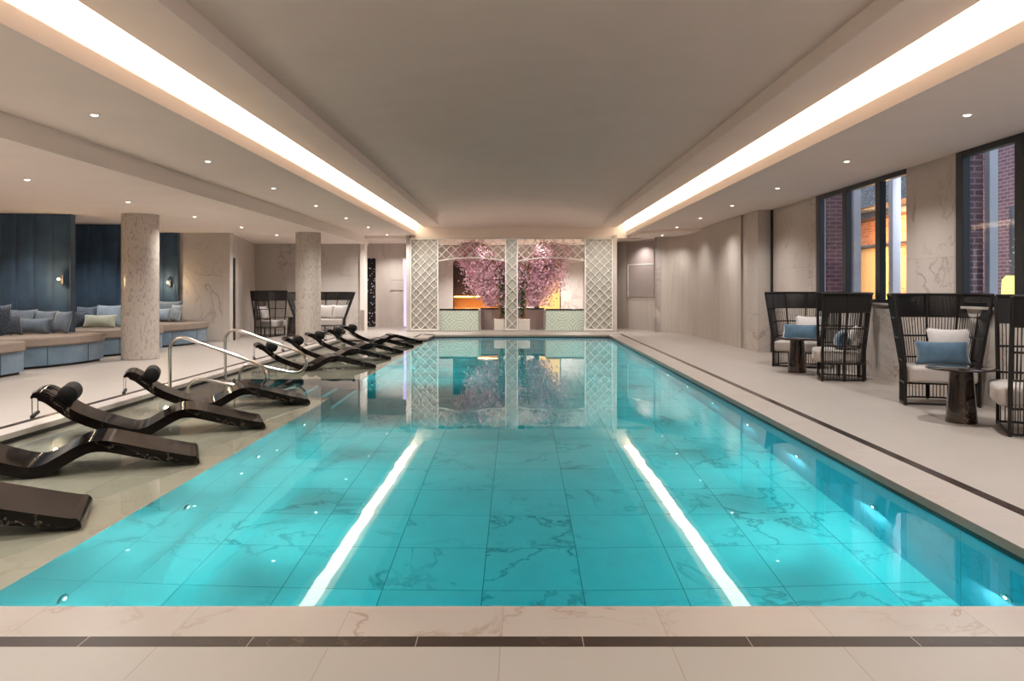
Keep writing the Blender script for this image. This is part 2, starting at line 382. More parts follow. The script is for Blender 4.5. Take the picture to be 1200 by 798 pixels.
# ------------------------------------------------------------------ dimensions
CZ = 1.26
XR, XL, LX = 2.45, -2.28, -4.43        # pool right edge, ledge edge, left coping edge
Y0, Y1 = 3.05, 20.8                     # pool near and far edge
B0, B1, LE = 9.36, 11.27, 19.5          # stair bay, ledge end
WL, LZ, PD = -.07, -.10, -1.27          # water level, ledge top, pool floor
ZS, ZU, ZV, ZLOW = 2.81, 3.07, 3.21, 2.58
FL, FR = -3.02, 3.19                    # cove lips
BK = -2.6                               # rear wall
WRX = 5.02

# ------------------------------------------------------------------ floor, coping, inlay
CW, BW = .35, .08
S('floor', MB().box(-9.8, 5.2, BK, Y0-.348, -.3, 0), 'deck_front')
S('floor', MB().box(XR+CW+BW, 5.2, Y0-.348, 27, -.3, 0), 'deck')
S('floor', MB().box(-9.8, LX-.20-BW, Y0-.348, 27, -.3, 0), 'deck')
S('floor', MB().box(LX-.20-BW, XR+CW+BW, Y1+CW+BW, 27, -.3, 0), 'deck')
# coping slabs
def slab(b, *a): return b.box(*a)
S('trim_1', MB().box(LX-.2, XR+CW, Y0-.27, Y0, -.052, 0), 'coping_x', bevel=.004)
S('trim_2', MB().box(XR, XR+CW, Y0, Y1+CW, -.052, 0), 'coping_y', bevel=.004)
S('trim_3', MB().box(LX-.2, LX, Y0, LE+.3, -.052, 0), 'coping_y', bevel=.004)
S('trim_4', MB().box(XL-.3, XR, Y1, Y1+CW, -.052, 0).box(XL-CW, XL, LE, Y1+CW, -.052, 0).box(LX, XL-CW, LE, LE+.3, -.052, 0), 'coping_x', bevel=.004)
# deck between ledge end and far coping
S('floor', MB().box(LX-.28, XL-CW-BW, LE+.3+BW, Y1+CW+BW, -.3, 0), 'deck')
# inlay bands
S('trim_5', MB().box(LX-.2, XR+CW+BW, Y0-.348, Y0-.27, -.04, .0005), 'band_x')
S('trim_6', MB().box(XR+CW, XR+CW+BW, Y0-.27, Y1+CW+BW, -.04, .0005).box(LX-.2-BW, LX-.2, Y0-.348, LE+.3+BW, -.04, .0005), 'band_y')
S('trim_7', MB().box(XL-CW, XR+CW, Y1+CW, Y1+CW+BW, -.04, .0005).box(XL-CW-BW, XL-CW, LE+.3+BW, Y1+CW+BW, -.04, .0004).box(LX-.2, XL-CW, LE+.3, LE+.3+BW, -.04, .0004), 'band_y')
# near-black strips whose colour gives the gap under the coping its shade
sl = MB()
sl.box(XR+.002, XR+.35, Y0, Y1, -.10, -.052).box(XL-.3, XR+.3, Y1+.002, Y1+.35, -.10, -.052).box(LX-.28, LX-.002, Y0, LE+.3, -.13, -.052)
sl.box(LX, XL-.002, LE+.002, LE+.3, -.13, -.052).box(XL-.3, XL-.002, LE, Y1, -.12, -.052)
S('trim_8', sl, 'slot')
# sub-base below coping
S('floor', MB().box(LX-.28, XR+.4, Y0-.348, Y0-.001, -1.6, -.0525), 'pool_wy')
# pool shell
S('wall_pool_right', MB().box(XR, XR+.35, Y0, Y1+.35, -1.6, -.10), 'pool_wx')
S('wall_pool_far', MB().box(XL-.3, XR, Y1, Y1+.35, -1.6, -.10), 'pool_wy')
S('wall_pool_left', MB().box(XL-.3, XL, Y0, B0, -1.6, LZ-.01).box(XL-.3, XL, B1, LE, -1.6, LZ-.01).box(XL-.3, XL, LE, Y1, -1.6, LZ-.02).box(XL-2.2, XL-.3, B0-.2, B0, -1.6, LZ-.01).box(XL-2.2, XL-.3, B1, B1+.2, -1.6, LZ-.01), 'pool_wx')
S('floor', MB().box(-4.5, XR+.1, Y0-.1, Y1+.1, -1.6, PD), 'pool_floor')
S('floor', MB().box(LX-.02, XL-.02, Y0, B0-.02, -.35, LZ).box(LX-.02, XL-.02, B1+.02, LE+.02, -.35, LZ), 'ledge')
st = MB()
st.box(LX-.02, -3.77, B0, B1, -.35, LZ)
for k in range(5):
    st.box(-3.77+.28*k, -3.77+.28*(k+1), B0, B1, -1.3, LZ-.2*(k+1))
S('floor', st, 'pool_floor')
S('trim_28', MB().box(XL-.022, XL, Y0, B0, LZ-.01, WL-.004).box(XL-.022, XL, B1, LE, LZ-.01, WL-.004).box(LX, XL-.022, B0-.022, B0, LZ-.01, WL-.004).box(LX, XL-.022, B1, B1+.022, LZ-.01, WL-.004), 'ledge')
# water
wm = MB().prism([(XL+.0006,Y0-.02),(XR+.02,Y0-.02),(XR+.02,Y1+.02),(XL+.0006,Y1+.02),(XL+.0006,B1-.0006),(LX+.005,B1-.0006),(LX+.005,B0+.0006),(XL+.0006,B0+.0006)], -1.29, WL)
o = wm.build('pool_water', 'water'); tag(o, 'still turquoise water filling the long swimming pool', 'water', kind='stuff')
o = MB().add([(LX,Y0,WL),(XL-.001,Y0,WL),(XL-.001,B0,WL),(LX,B0,WL)],[(0,1,2,3)]).build('ledge_water', 'film'); tag(o, 'thin clear water film over the near marble lounger ledge', 'water', kind='stuff')
o = MB().add([(LX,B1,WL),(XL-.021,B1,WL),(XL-.021,LE,WL),(LX,LE,WL)],[(0,1,2,3)]).build('ledge_water', 'film'); tag(o, 'thin clear water film over the far marble lounger ledge', 'water', kind='stuff')

# ------------------------------------------------------------------ ceiling
YE = 22.6
S('ceiling', MB().box(FR+.036, 5.2, BK, YE, ZS, ZS+.04).box(3.56, 5.2, BK, YE, ZS+.04, 3.9), 'paint')
S('ceiling', MB().box(-4.53, FL-.036, BK, YE, ZS, ZS+.04).box(-4.53, -3.4, BK, YE, ZS+.04, 3.9), 'paint')
S('trim_9', MB().box(FR, FR+.035, BK, YE, ZS, ZS+.142), 'paint_white')
S('trim_10', MB().box(FL-.035, FL, BK, YE, ZS, ZS+.142), 'paint_white')
S('ceiling', MB().box(2.44, 2.91, BK, YE, ZU, 3.9).box(-2.77, -2.28, BK, YE, ZU, 3.9).box(2.91, 3.56, BK, YE, 3.20, 3.9).box(-3.4, -2.77, BK, YE, 3.20, 3.9), 'paint')
S('trim_11', MB().box(2.42, 2.442, BK, YE, ZU-.002, ZV+.02), 'paint_white')
S('trim_12', MB().box(-2.282, -2.26, BK, YE, ZU-.002, ZV+.02), 'paint_white')
rows = []
ys = [BK] + [20.2+.15*i for i in range(17)]
for y in ys:
    u = max(0, (y-20.2)/2.4); drop = .45*(1-math.sqrt(max(0, 1-min(1,u)**2)))
    rows.append([(-2.28+4.72*j/24, y, max(ZU-.02, ZV + .20*(1-((j-12)/12)**2) - drop)) for j in range(25)])
S('ceiling', MB().grid(rows), 'paint', smooth=True)
S('ceiling', MB().box(-2.6, 2.8, BK, YE, 3.75, 3.9), 'paint')
S('wall_far', MB().box(-3.5, 3.68, YE-.02, YE+.25, ZS-.08, 3.9), 'paint_white')
S('ceiling', MB().box(-9.8, -4.53, BK, 23.2, ZLOW, ZLOW+.5), 'paint')
S('trim_13', MB().box(-4.56, -4.515, BK, 23.2, ZLOW-.002, ZS+.02), 'paint_white')
S('ceiling', MB().box(-4.56, 5.2, YE, 27, ZS-.08, ZS+.1).box(-5.5, -4.56, 23.1, 27, ZS-.08, ZS+.1), 'paint')
# cove led strips
S('trim_14', MB().box(3.12, 3.48, BK+.1, YE-.1, 3.175, 3.198), 'led')
S('trim_15', MB().box(-3.32, -2.96, BK+.1, YE-.1, 3.175, 3.198), 'led')

# ------------------------------------------------------------------ walls
SILL = 1.06
S('wall_rear', MB().box(-9.8, 5.2, BK-.2, BK, 0, 3.9), 'wall_y')
S('wall_left', MB().box(-9.9, -9.7, BK, 23.2, 0, ZLOW), 'wall_x')
wr = MB()
wr.box(WRX, 5.17, BK, 3.0, 0, ZS).box(WRX, 5.17, 3.0, 15.15, 0, SILL).box(WRX, 5.17, 8.79, 9.93, SILL, ZS).box(WRX, 5.17, 12.9, 15.15, SILL, ZS)
S('wall_right', wr, 'wall_x')
S('trim_16', MB().box(WRX-.004, WRX+.01, 8.83, 8.97, SILL, ZS).box(WRX-.012, WRX+.01, 12.93, 13.11, 0, ZS), 'wall_x')
S('trim_17', MB().box(WRX-.03, WRX+.02, 15.11, 15.18, 0, ZS), 'slot')
S('wall_right', MB().box(4.74, 5.17, 15.18, 16.2, 0, ZS), 'wall_x')
arc = [(4.70,16.2)] + [(4.70,20.6)] + [(4.70-.58*(1-math.cos(a)), 20.6+1.5*math.sin(a)) for a in [PI/2*i/10 for i in range(1,11)]]
S('wall_right', MB().prism(arc + [(4.12,22.35),(5.2,22.35),(5.2,16.2)], 0, ZS), 'trav')
S('wall_right', MB().box(3.98, 4.12, 22.1, 22.35, 0, ZS), 'wall_y', bevel=.01)
S('ceiling', MB().prism([(4.95,19.5),(4.95,22.6),(3.3,22.6),(3.3,20.9),(3.9,20.1)], 2.74, ZS), 'paint', smooth=False)
# wall right of the lattice screen, angled, with a niche
nx, ny = (4.15-3.05), (22.75-24.6)
L = math.hypot(nx, ny); A = math.atan2(ny, nx)
fw = thing('wall_far_right', '', 'wall'); del fw['label']; del fw['category']
MW = Matrix.Translation((3.05, 24.6, 0)) @ Matrix.Rotation(A, 4, 'Z')
S('wall_far', MB().box(-.6, L, 0, .2, 0, 2.75, MW), 'trav_face')
bpy.data.objects.remove(fw)
S('window_3', MB().box(L*.33, L*.93, -.03, 0, 1.0, 2.68, MW), 'taupe')
S('trim_18', MB().box(L*.36, L*.93, -.04, -.03, 1.98, 2.0, MW).box(L*.36, L*.37, -.04, -.03, 1.0, 2.0, MW), 'paint_white')
S('trim_19', MB().box(3.93, 3.97, 22.0, 22.1, 0, .42).box(3.93, 3.97, 22.0, 22.1, .75, ZS-.1), 'taupe')

# left side: marble face behind the booths, receding wall, back wall
S('wall_left', MB().box(-8.02, -6.83, 18.2, 18.4, 0, ZLOW), 'wall_y')
S('wall_left', MB().prism([(-6.83,18.2),(-7.8,22.8),(-8.0,22.8),(-7.03,18.4)], 0, ZLOW), 'trav')
S('trim_20', MB().prism([(-6.90,18.62),(-6.93,18.78),(-6.91,18.79),(-6.88,18.63)], 0, 2.0), 'slot')
S('wall_far', MB().box(-9.8, -4.68, 22.8, 23.1, 0, ZS), 'wall_y')
S('trim_21', MB().box(-4.68, -4.53, 22.75, 23.1, 0, ZS), 'paint_white')
S('trim_22', MB().box(-4.66, -4.55, 22.72, 22.75, .05, .62), 'taupe')
# corridor beyond
S('wall_far', MB().box(-4.67, -3.75, 25.2, 25.4, 0, ZS).box(-5.3,-3.0,25.19,25.4,2.25,ZS).box(-3.75,-3.0,25.0,25.4,0,2.25), 'trav_face')
S('wall_far', MB().box(-5.3, -4.67, 25.2, 25.4, 0, 2.25), 'glitter')
S('wall_left', MB().box(-5.4, -5.3, 23.1, 25.4, 0, ZS), 'trav')
S('trim_23', MB().box(-4.15, -3.62, 24.99, 25.0, 1.52, 1.545), 'taupe')
o = MB().box(-3.70, -3.63, 24.94, 24.98, .03, 2.2).build('led_strip', 'purple_led'); tag(o, 'vertical purple glowing light strip in the left corridor beside the lattice screen', 'light strip')

# ------------------------------------------------------------------ tree room behind lattice
S('wall_far', MB().box(-2.95, -2.2, 26, 26.2, 0, ZS).box(2.2, 3.3, 26, 26.2, 0, ZS).box(-.6,.55,26,26.2,0,ZS).box(-2.2,-.6,26,26.2,2.2,ZS).box(.55,2.2,26,26.2,2.3,ZS), 'wall_y')
S('wall_far', MB().box(1.45, 2.2, 25.9, 26.0, 0, 2.3), 'wall_y')
S('wall_left', MB().box(-3.25, -3.16, 22.35, 25.0, 0, ZS), 'wall_x')
S('wall_right', MB().box(2.78, 2.88, 22.35, 26.0, 0, ZS), 'wall_x')
S('wall_far', MB().box(-3.3, 3.3, 26.75, 26.9, 0, ZS), 'dark_wood')
# lit shelving niche
t = thing('shelf_niche', 'amber lit shelving niche behind the left blossom tree', 'shelf', (-1.4, 26.1, 0))
MB().box(-.8,.8,.5,.55,0,2.2).box(-.85,-.8,0,.55,0,2.2).box(.8,.85,0,.55,0,2.2).build('back_panel', 'dark_wood', t)
for z in (.42, .92):
    s_ = MB().box(-.8,.8,.1,.5,z,z+.05).build('shelf', 'amber_wood', t)
    MB().box(-.78,.78,.12,.16,z+.05,z+.075).build('light_strip', 'shelf_led', s_)
MB().box(-.8,.8,.44,.5,.47,.9).build('drawer_front', 'amber_wood', t)
MB().box(-.8,.8,.44,.5,.0,.42).build('base_panel', 'amber_wood', t)
t = MB().box(.72, 1.42, 26.0, 26.06, .2, 2.2).build('backlit_panel', 'amber_glow'); tag(t, 'glowing amber panel behind the right blossom tree', 'panel')
MB().box(.72,1.42,26.06,26.1,.2,2.2).build('panel_backing', 'dark_wood', t)

for x in (-1.6, .4, 1.7):
    light('tree_room_spot', 'SPOT', (x, 24.3, 2.72), 190, WARM, (0,0,0), spot_size=2.2, spot_blend=.6, shadow_soft_size=0.0)

# low counters with ring tile, alcove
def counter(x0, x1, y0, lab, mat):
    t = thing('low_counter', lab, 'counter', ((x0+x1)/2, y0, 0))
    h = (x1-x0)/2
    MB().box(-h, h, 0, .35, 0, .62).build('tile_front', mat, t)
    MB().box(-h-.0, h+.0, -.02, .37, .62, .66).build('countertop', 'counter', t, bevel=.004)
counter(-2.30, -1.17, 22.5, 'low ring-patterned pale green tiled counter left of the planters', 'ring')
counter(.82, 1.93, 22.5, 'low ring-patterned pale green tiled counter right of the planters', 'ring')
counter(-1.16, .81, 23.5, 'recessed plain taupe low counter behind the two planters', 'taupe')
S('wall_alcove_left', MB().box(-1.17, -1.13, 22.86, 23.5, 0, .62), 'taupe')
S('wall_alcove_right', MB().box(.78, .82, 22.86, 23.5, 0, .62), 'taupe')
S('trim_24', MB().box(-3.24, 2.86, 22.30, 22.5, 0, .04), 'lat_back')
S('trim_25', MB().box(-3.24, -3.136, 22.36, 22.46, 0, ZS-.08).box(2.76, 2.87, 22.36, 22.46, 0, ZS-.08).box(-3.24,2.86,22.36,22.46,2.72,ZS-.08), 'lat_back')

# lattice
def clip_inside(f, p, q, n=80):
    """parts of segment p-q for which f holds"""
    segs = []; cur = None
    for i in range(n+1):
        a = (p[0]+(q[0]-p[0])*i/n, p[1]+(q[1]-p[1])*i/n)
        if f(*a):
            if cur is None: cur = a
            last = a
        elif cur is not None:
            segs.append((cur, last)); cur = None
    if cur is not None: segs.append((cur, last))
    return segs
def lattice_mesh(x0, x1, zbot, z1, step=.27, w=.018, d=.02):
    mb = MB(); f = lambda x, z: x0 <= x <= x1 and zbot(x) <= z <= z1
    zl = min(zbot(x0), zbot(x1), zbot((x0+x1)/2)); H = z1-zl; c = x0-H-step
    while c < x1+H+step:
        for sgn in (1, -1):
            p, q = ((c, zl), (c+H, z1)) if sgn > 0 else ((c, z1), (c+H, zl))
            for a, b in clip_inside(f, p, q, 200):
                L_ = math.hypot(b[0]-a[0], b[1]-a[1])
                if L_ < .02: continue
                ang = math.atan2(b[1]-a[1], b[0]-a[0])
                M = Matrix.Translation(((a[0]+b[0])/2, 0, (a[1]+b[1])/2)) @ Matrix.Rotation(-ang, 4, 'Y')
                off = 0 if sgn > 0 else .004
                mb.box(-L_/2, L_/2, -d/2+off, d/2+off, -w/2, w/2, M)
        c += step
    return mb
LY = 22.34
def lattice_panel(x0, x1, lab, back=True):
    cx = (x0+x1)/2; h = (x1-x0)/2; z0, z1 = .05, 2.72
    t = thing('lattice_screen', lab, 'lattice screen', (cx, LY, 0))
    b = .034
    MB().box(-h, -h+b, -.025, .02, z0, z1).box(h-b, h, -.025, .02, z0, z1).box(-h, h, -.0245, .0195, z0, z0+b).box(-h, h, -.0245, .0195, z1-b, z1).build('frame', 'white_metal', t)
    step = (2*h-b)/max(1, round((2*h-b)/.2735)) if h > .3 else .2735*1.2
    lattice_mesh(-h+b, h-b, lambda x: z0+b, z1-b, step).build('lattice', 'white_metal', t)
    if back: MB().box(-h+.0, h-.0, .04, .08, z0, z1).build('backing', 'lat_back', t)
lattice_panel(-3.136, -2.315, 'full-height white diamond lattice panel left of the blossom trees')
lattice_panel(-.373, 0.0, 'narrow white diamond lattice pillar between the two blossom trees')
lattice_panel(1.94, 2.76, 'full-height white diamond lattice panel right of the blossom trees')
def lattice_header(x0, x1, lab):
    cx = (x0+x1)/2; h = (x1-x0)/2; z1 = 2.72
    t = thing('lattice_header', lab, 'lattice header', (cx, LY, 0))
    zb = lambda x: 2.06 + .09*(1-(x/h)**2)
    lattice_mesh(-h, h, zb, z1-.02, .2735).build('lattice', 'white_metal', t)
    MB().tube([(-h+2*h*i/24, 0, zb(-h+2*h*i/24)) for i in range(25)], .018, 6).build('arch_bar', 'white_metal', t)
    MB().box(-h, h, -.02, .02, z1-.03, z1).build('top_rail', 'white_metal', t)
lattice_header(-2.312, -.376, 'arched white lattice header over the left blossom tree')
lattice_header(.003, 1.937, 'arched white lattice header over the right blossom tree')

# planters and blossom trees
def planter(x, lab):
    t = thing('planter', lab, 'planter', (x, 22.72, 0))
    MB().prism([(-.17,-.17),(.17,-.17),(.17,.17),(-.17,.17)], .001, .36).build('pot', 'planter', t, bevel=.012)
    MB().box(-.145,.145,-.145,.145,.355,.368).build('soil', 'bark', t)
planter(-.53, 'white square planter left of the narrow lattice pillar')
planter(.18, 'white square planter right of the narrow lattice pillar')
def tree(x, sx, lab, seed):
    rnd = random.Random(seed)
    t = thing('blossom_tree', lab, 'tree', (x, 22.72, .37))
    tr = [(0,0,-.005),(.02*sx,.0,.35),(.05*sx,.03,.7),(.10*sx,.08,1.1),(.2*sx,.12,1.5)]
    trunk = MB().tube(catmull(tr, 5), .05, 8, rad=[.055-.0013*i for i in range(21)]).build('trunk', 'bark', t, smooth=True)
    br = MB(); tips = []
    for i in range(20):
        u = rnd.random(); ln = .5+1.15*rnd.random(); el = rnd.uniform(.15,1.0)
        az = rnd.uniform(-.9,.9) if i % 3 else rnd.uniform(2.3,3.9)
        if i % 3 == 0: ln *= .35
        dx = math.cos(az)*sx*ln*.85; dy = abs(math.sin(az))*ln*.55
        p0 = Vector((.08*sx, .06, 1.0+.5*u))
        topz = min(2.25, p0.z + el*ln*.8)
        p2 = Vector((dx*.6, .1+dy*.6, topz)); p3 = Vector((dx, .1+dy, topz - .12)); 
        p1 = (p0+p2)/2 + Vector((0,0,.12)); pts = catmull([tuple(p0),tuple(p1),tuple(p2),tuple(p3)], 4)
        br.tube(pts, .012, 5, rad=[.022-.0013*k for k in range(len(pts))])
        tips += [Vector(q) for q in pts[4:]]
    br.build('branches', 'bark', t, smooth=True)
    for nm, cnt, mat in (('blossoms', 8000, 'blossom'), ('pale_blossoms', 4500, 'blossom_pale')):
        mb = MB()
        for i in range(cnt):
            c = rnd.choice(tips)
            dr = rnd.random()**1.3 * (.25 + .95*max(0, 1-abs(c.x)/1.55))
            p = c + Vector((rnd.gauss(0,.10), rnd.gauss(0,.09), rnd.gauss(0,.07)-dr*(1.15 if c.x*sx > 0 else .8)))
            if p.y < -.28: p.y = -.28
            if p.z > 2.33: p.z = 2.33 - rnd.random()*.15
            if p.z < .35: continue
            s_ = rnd.uniform(.018,.038)
            a = Vector((rnd.gauss(0,1),rnd.gauss(0,1),rnd.gauss(0,1))).normalized(); b = a.orthogonal().normalized(); c2 = a.cross(b)
            mb.add([p+b*s_, p+c2*s_+a*s_*.4, p-b*s_, p-c2*s_+a*s_*.4], [(0,1,2,3)])
        ob = mb.build(nm, mat, t); ob['kind'] = 'stuff'
    iv = MB()
    for i in range(420):
        z = rnd.uniform(.02, 1.45); p = Vector((.03*sx*z + (-.07 if x > 0 else .07)+rnd.gauss(0,.035), -.03+rnd.gauss(0,.045), z)); s_ = rnd.uniform(.02,.04)
        a = Vector((rnd.gauss(0,1),rnd.gauss(0,1),rnd.gauss(0,1))).normalized(); b = a.orthogonal().normalized(); c2 = a.cross(b)
        iv.add([p+b*s_, p+c2*s_*.6, p-b*s_, p-c2*s_*.6], [(0,1,2,3)])
    ob = iv.build('ivy', 'ivy', t); ob['kind'] = 'stuff'
    t.location.z = .372
    light('tree_spot', 'SPOT', (x+.5*sx, 22.62, 2.72), 18, WARM, (0.1,0,0), spot_size=1.9, spot_blend=1.0, shadow_soft_size=0.0)
tree(-.53, -1, 'pink cascading blossom tree in the left planter behind the lattice', 3)
tree(.18, 1, 'pink cascading blossom tree in the right planter behind the lattice', 11)

# ------------------------------------------------------------------ columns
def column(x, y, h, lab, r=.31):
    t = thing('column', lab, 'column', (x, y, 0))
    MB().lathe([(r,0.0),(r,h)], seg=64).build('shaft', 'column', t, smooth='auto')
    MB().lathe([(r+.006,0.0),(r+.006,.02)], seg=64).build('foot_ring', 'taupe', t, smooth='auto')
column(-6.76, 13.75, ZLOW, 'round mosaic-clad column standing beside the blue booths')
column(-4.97, 18.2, ZLOW, 'round mosaic-clad column behind the far marble loungers', .29)

# ------------------------------------------------------------------ booths: velvet walls, benches
def velvet_panel(x0, x1, y, sag, lab, n, edge=True):
    t = thing('padded_wall_panel', lab, 'wall panel', (0, y, 0))
    mb = MB(); lo, hi = [], []
    pts = []
    for k in range(n):
        for j in range(9):
            if k and j == 0: continue
            u = (k + j/8)/n; bul = .028*(1-abs(2*j/8-1)**6)
            x = x0+(x1-x0)*u; pts.append((x, -bul + sag*(u-.35)**2))
    rows = [[(x, yy, z) for x, yy in pts] for z in (.38, ZLOW-.01)]
    back = [[(x, .12+sag*.2, z) for x, yy in pts] for z in (.38, ZLOW-.01)]
    m = len(pts)
    vs = rows[0]+rows[1]+back[0]+back[1]
    fs = []
    for j in range(m-1):
        fs += [(j,j+1,m+j+1,m+j), (2*m+j,3*m+j,3*m+j+1,2*m+j+1), (m+j,m+j+1,3*m+j+1,3*m+j), (j,2*m+j,2*m+j+1,j+1)]
    fs += [(0,m,3*m,2*m),(m-1,3*m-1,4*m-1,2*m-1)]
    mb.add(vs, fs).build('channel_upholstery', 'velvet', t, smooth='auto')
    if edge:
        MB().box(x1-.0, x1+.03, -.01+sag*.3, .25, .38, ZLOW-.008).build('edge_post', 'velvet', t, bevel=.006)
    return t
velvet_panel(-9.7, -7.95, 13.5, .35, 'dark blue velvet channelled wall of the nearest booth', 6)
velvet_panel(-9.7, -7.95, 15.75, .35, 'dark blue velvet channelled wall of the middle booth', 6)
velvet_panel(-9.7, -8.04, 18.05, .15, 'dark blue velvet channelled wall of the farthest booth', 5)

def bench(yc, back, lab):
    t = thing('booth_bench', lab, 'bench', (-8.42, yc, 0), 0, 'curved blue booth benches')
    def foot(a, b, yb):
        pl = []
        for i in range(0, 61):
            an = -PI*1.02 + (PI*1.02+.9)*i/60
            x, y = a*math.cos(an), b*math.sin(an)
            if y <= yb and x > -1.36: pl.append((x, y))
        x_end = pl[-1][0]
        pl += [(x_end, yb), (pl[0][0], yb)]
        out = []
        for p in pl:
            if not out or math.hypot(p[0]-out[-1][0], p[1]-out[-1][1]) > .01: out.append(p)
        return out
    MB().prism(foot(1.10, 1.72, back-.01), .001, .04).build('plinth', 'slot', t)
    MB().prism(foot(1.16, 1.80, back), .04, .34).build('base', 'velvet_lt', t, smooth='auto')
    for an in (-1.1, -.6, -.12):
        x, y = 1.163*math.cos(an), 1.803*math.sin(an)
        if y < back: MB().tube([(x,y,.045),(x,y,.335)], .004, 5).build('seam', 'slot', t)
    MB().prism(foot(1.20, 1.86, back), .34, .49).build('seat_cushion', 'bench_top', t, smooth='auto', bevel=.03, bseg=3)
bench(11.0, .3, 'curved blue velvet bench cut off by the left edge of the photo')
bench(13.2, .26, 'curved blue velvet bench with taupe top in the nearest full booth')
bench(15.4, .3, 'curved blue velvet bench partly hidden behind the round column')
bench(17.6, .4, 'farthest curved blue velvet bench beside the marble wall')

# pillows
def pillow_mesh(w, h, t):
    mb = MB(); n = 14; top = []; bot = []
    for i in range(n+1):
        r1, r2 = [], []
        for j in range(n+1):
            u, v = 2*i/n-1, 2*j/n-1
            k = max(0, (1-u*u))*max(0, (1-v*v))
            px = w/2*u*(1-.10*(1-v*v)); pz = h/2*v*(1-.12*(1-u*u))
            y = t*.6*k**.42
            r1.append((px, -y, pz)); r2.append((px, y, pz))
        top.append(r1); bot.append(r2)
    mb.grid(top).grid(bot); return mb
PIL = {}
def pillow(x, y, z, w, h, t, mat, label, group, rz=0, tilt=.25, roll=0, name='throw_pillow'):
    o = pillow_mesh(w, h, t).build(name, mat, None, smooth=True)
    bm = bmesh.new(); bm.from_mesh(o.data); bmesh.ops.remove_doubles(bm, verts=bm.verts, dist=.0004); bmesh.ops.recalc_face_normals(bm, faces=bm.faces); bm.to_mesh(o.data); bm.free()
    hh = (h/2)*math.cos(tilt)*math.cos(roll) + w/2*abs(math.sin(roll))*.8
    o.location = (x, y, z+hh); o.rotation_euler = (-tilt, roll, rz)
    tag(o, label, 'pillow', group); return o
def bx_at(px, depth): return (px-607)*depth/900
BT = .491
g = 'pillows on the booth benches'
def bp(px, dep, w, h, t, mat, lab, rz=0, tilt=.25, roll=0): pillow(bx_at(px, dep), dep, BT, w, h, t, mat, lab, g, rz, tilt, roll)
bp(24, 13.30, .56, .42, .14, 'pil_steel', 'wide slate blue pillow with dark piping behind others in nearest booth', 0, .2)
bp(53, 13.30, .40, .40, .13, 'pil_steel', 'slate pillow half hidden between two others in the nearest booth', 0, .2)
bp(38, 13.0, .66, .28, .15, 'pil_steel', 'long grey-blue lumbar pillow lying in front in the nearest booth', 0, .3)
bp(73, 13.10, .36, .40, .13, 'pil_steel', 'square grey-blue pillow at the right end of the nearest booth', -.3, .25)
bp(12, 12.55, .34, .36, .13, 'pil_dark', 'dark patterned pillow at the left end of the nearest booth', .9, .25)
bp(1, 12.45, .30, .52, .13, 'pil_dark', 'dark pillow cut by the left edge of the photo', .8, .1)
bp(101, 15.50, .42, .42, .13, 'pil_steel', 'dark slate pillow standing at the back left of the middle booth', 0, .2)
bp(128, 15.40, .56, .46, .14, 'pil_pale', 'pale blue square pillow behind the green one', 0, .25)
bp(96, 15.12, .26, .32, .13, 'pil_dark', 'small dark navy pillow behind the green pillow left end', .6, .25)
bp(117, 15.0, .66, .27, .13, 'pil_green', 'pale green lumbar pillow in the middle booth', 0, .3)
bp(189, 17.7, .50, .33, .13, 'pil_pale', 'pale blue pillow just right of the round column', 0, .3)
bp(198, 17.88, .62, .50, .13, 'pil_steel', 'blue-grey pillow leaning against the farthest booth wall', 0, .25)
bp(206, 17.55, .32, .42, .13, 'pil_stripe', 'dark striped pillow at the right end of the farthest booth', -.4, .25)

# sconces
def sconce(x, y, z, lab):
    t = thing('wall_sconce', lab, 'wall lamp', (x, y, z))
    MB().box(-.035,.035,.0,.03,-.09,.09).build('back_plate', 'slot', t, bevel=.01)
    MB().tube([(0,0,.0),(0,-.07,0)], .008, 6).build('arm', 'brass', t)
    MB().lathe([(.0,-.02),(.014,-.015),(.02,0),(.014,.015),(0,.02)], c=(0,-.085,0), seg=12).build('bulb', 'sconce_bulb', t, smooth=True)
    light('sconce_light', 'POINT', (x, y-.16, z-.02), 5, (1,.72,.42), shadow_soft_size=.04)
sconce(-7.99, 13.44, 1.42, 'small glowing wall lamp on the nearest blue velvet wall')
sconce(-8.17, 17.99, 1.40, 'small glowing wall lamp on the farthest blue velvet wall')
for (x, y) in ((-8.3, 13.0), (-8.4, 15.2), (-8.5, 17.4), (-8.4,10.9)):
    pass

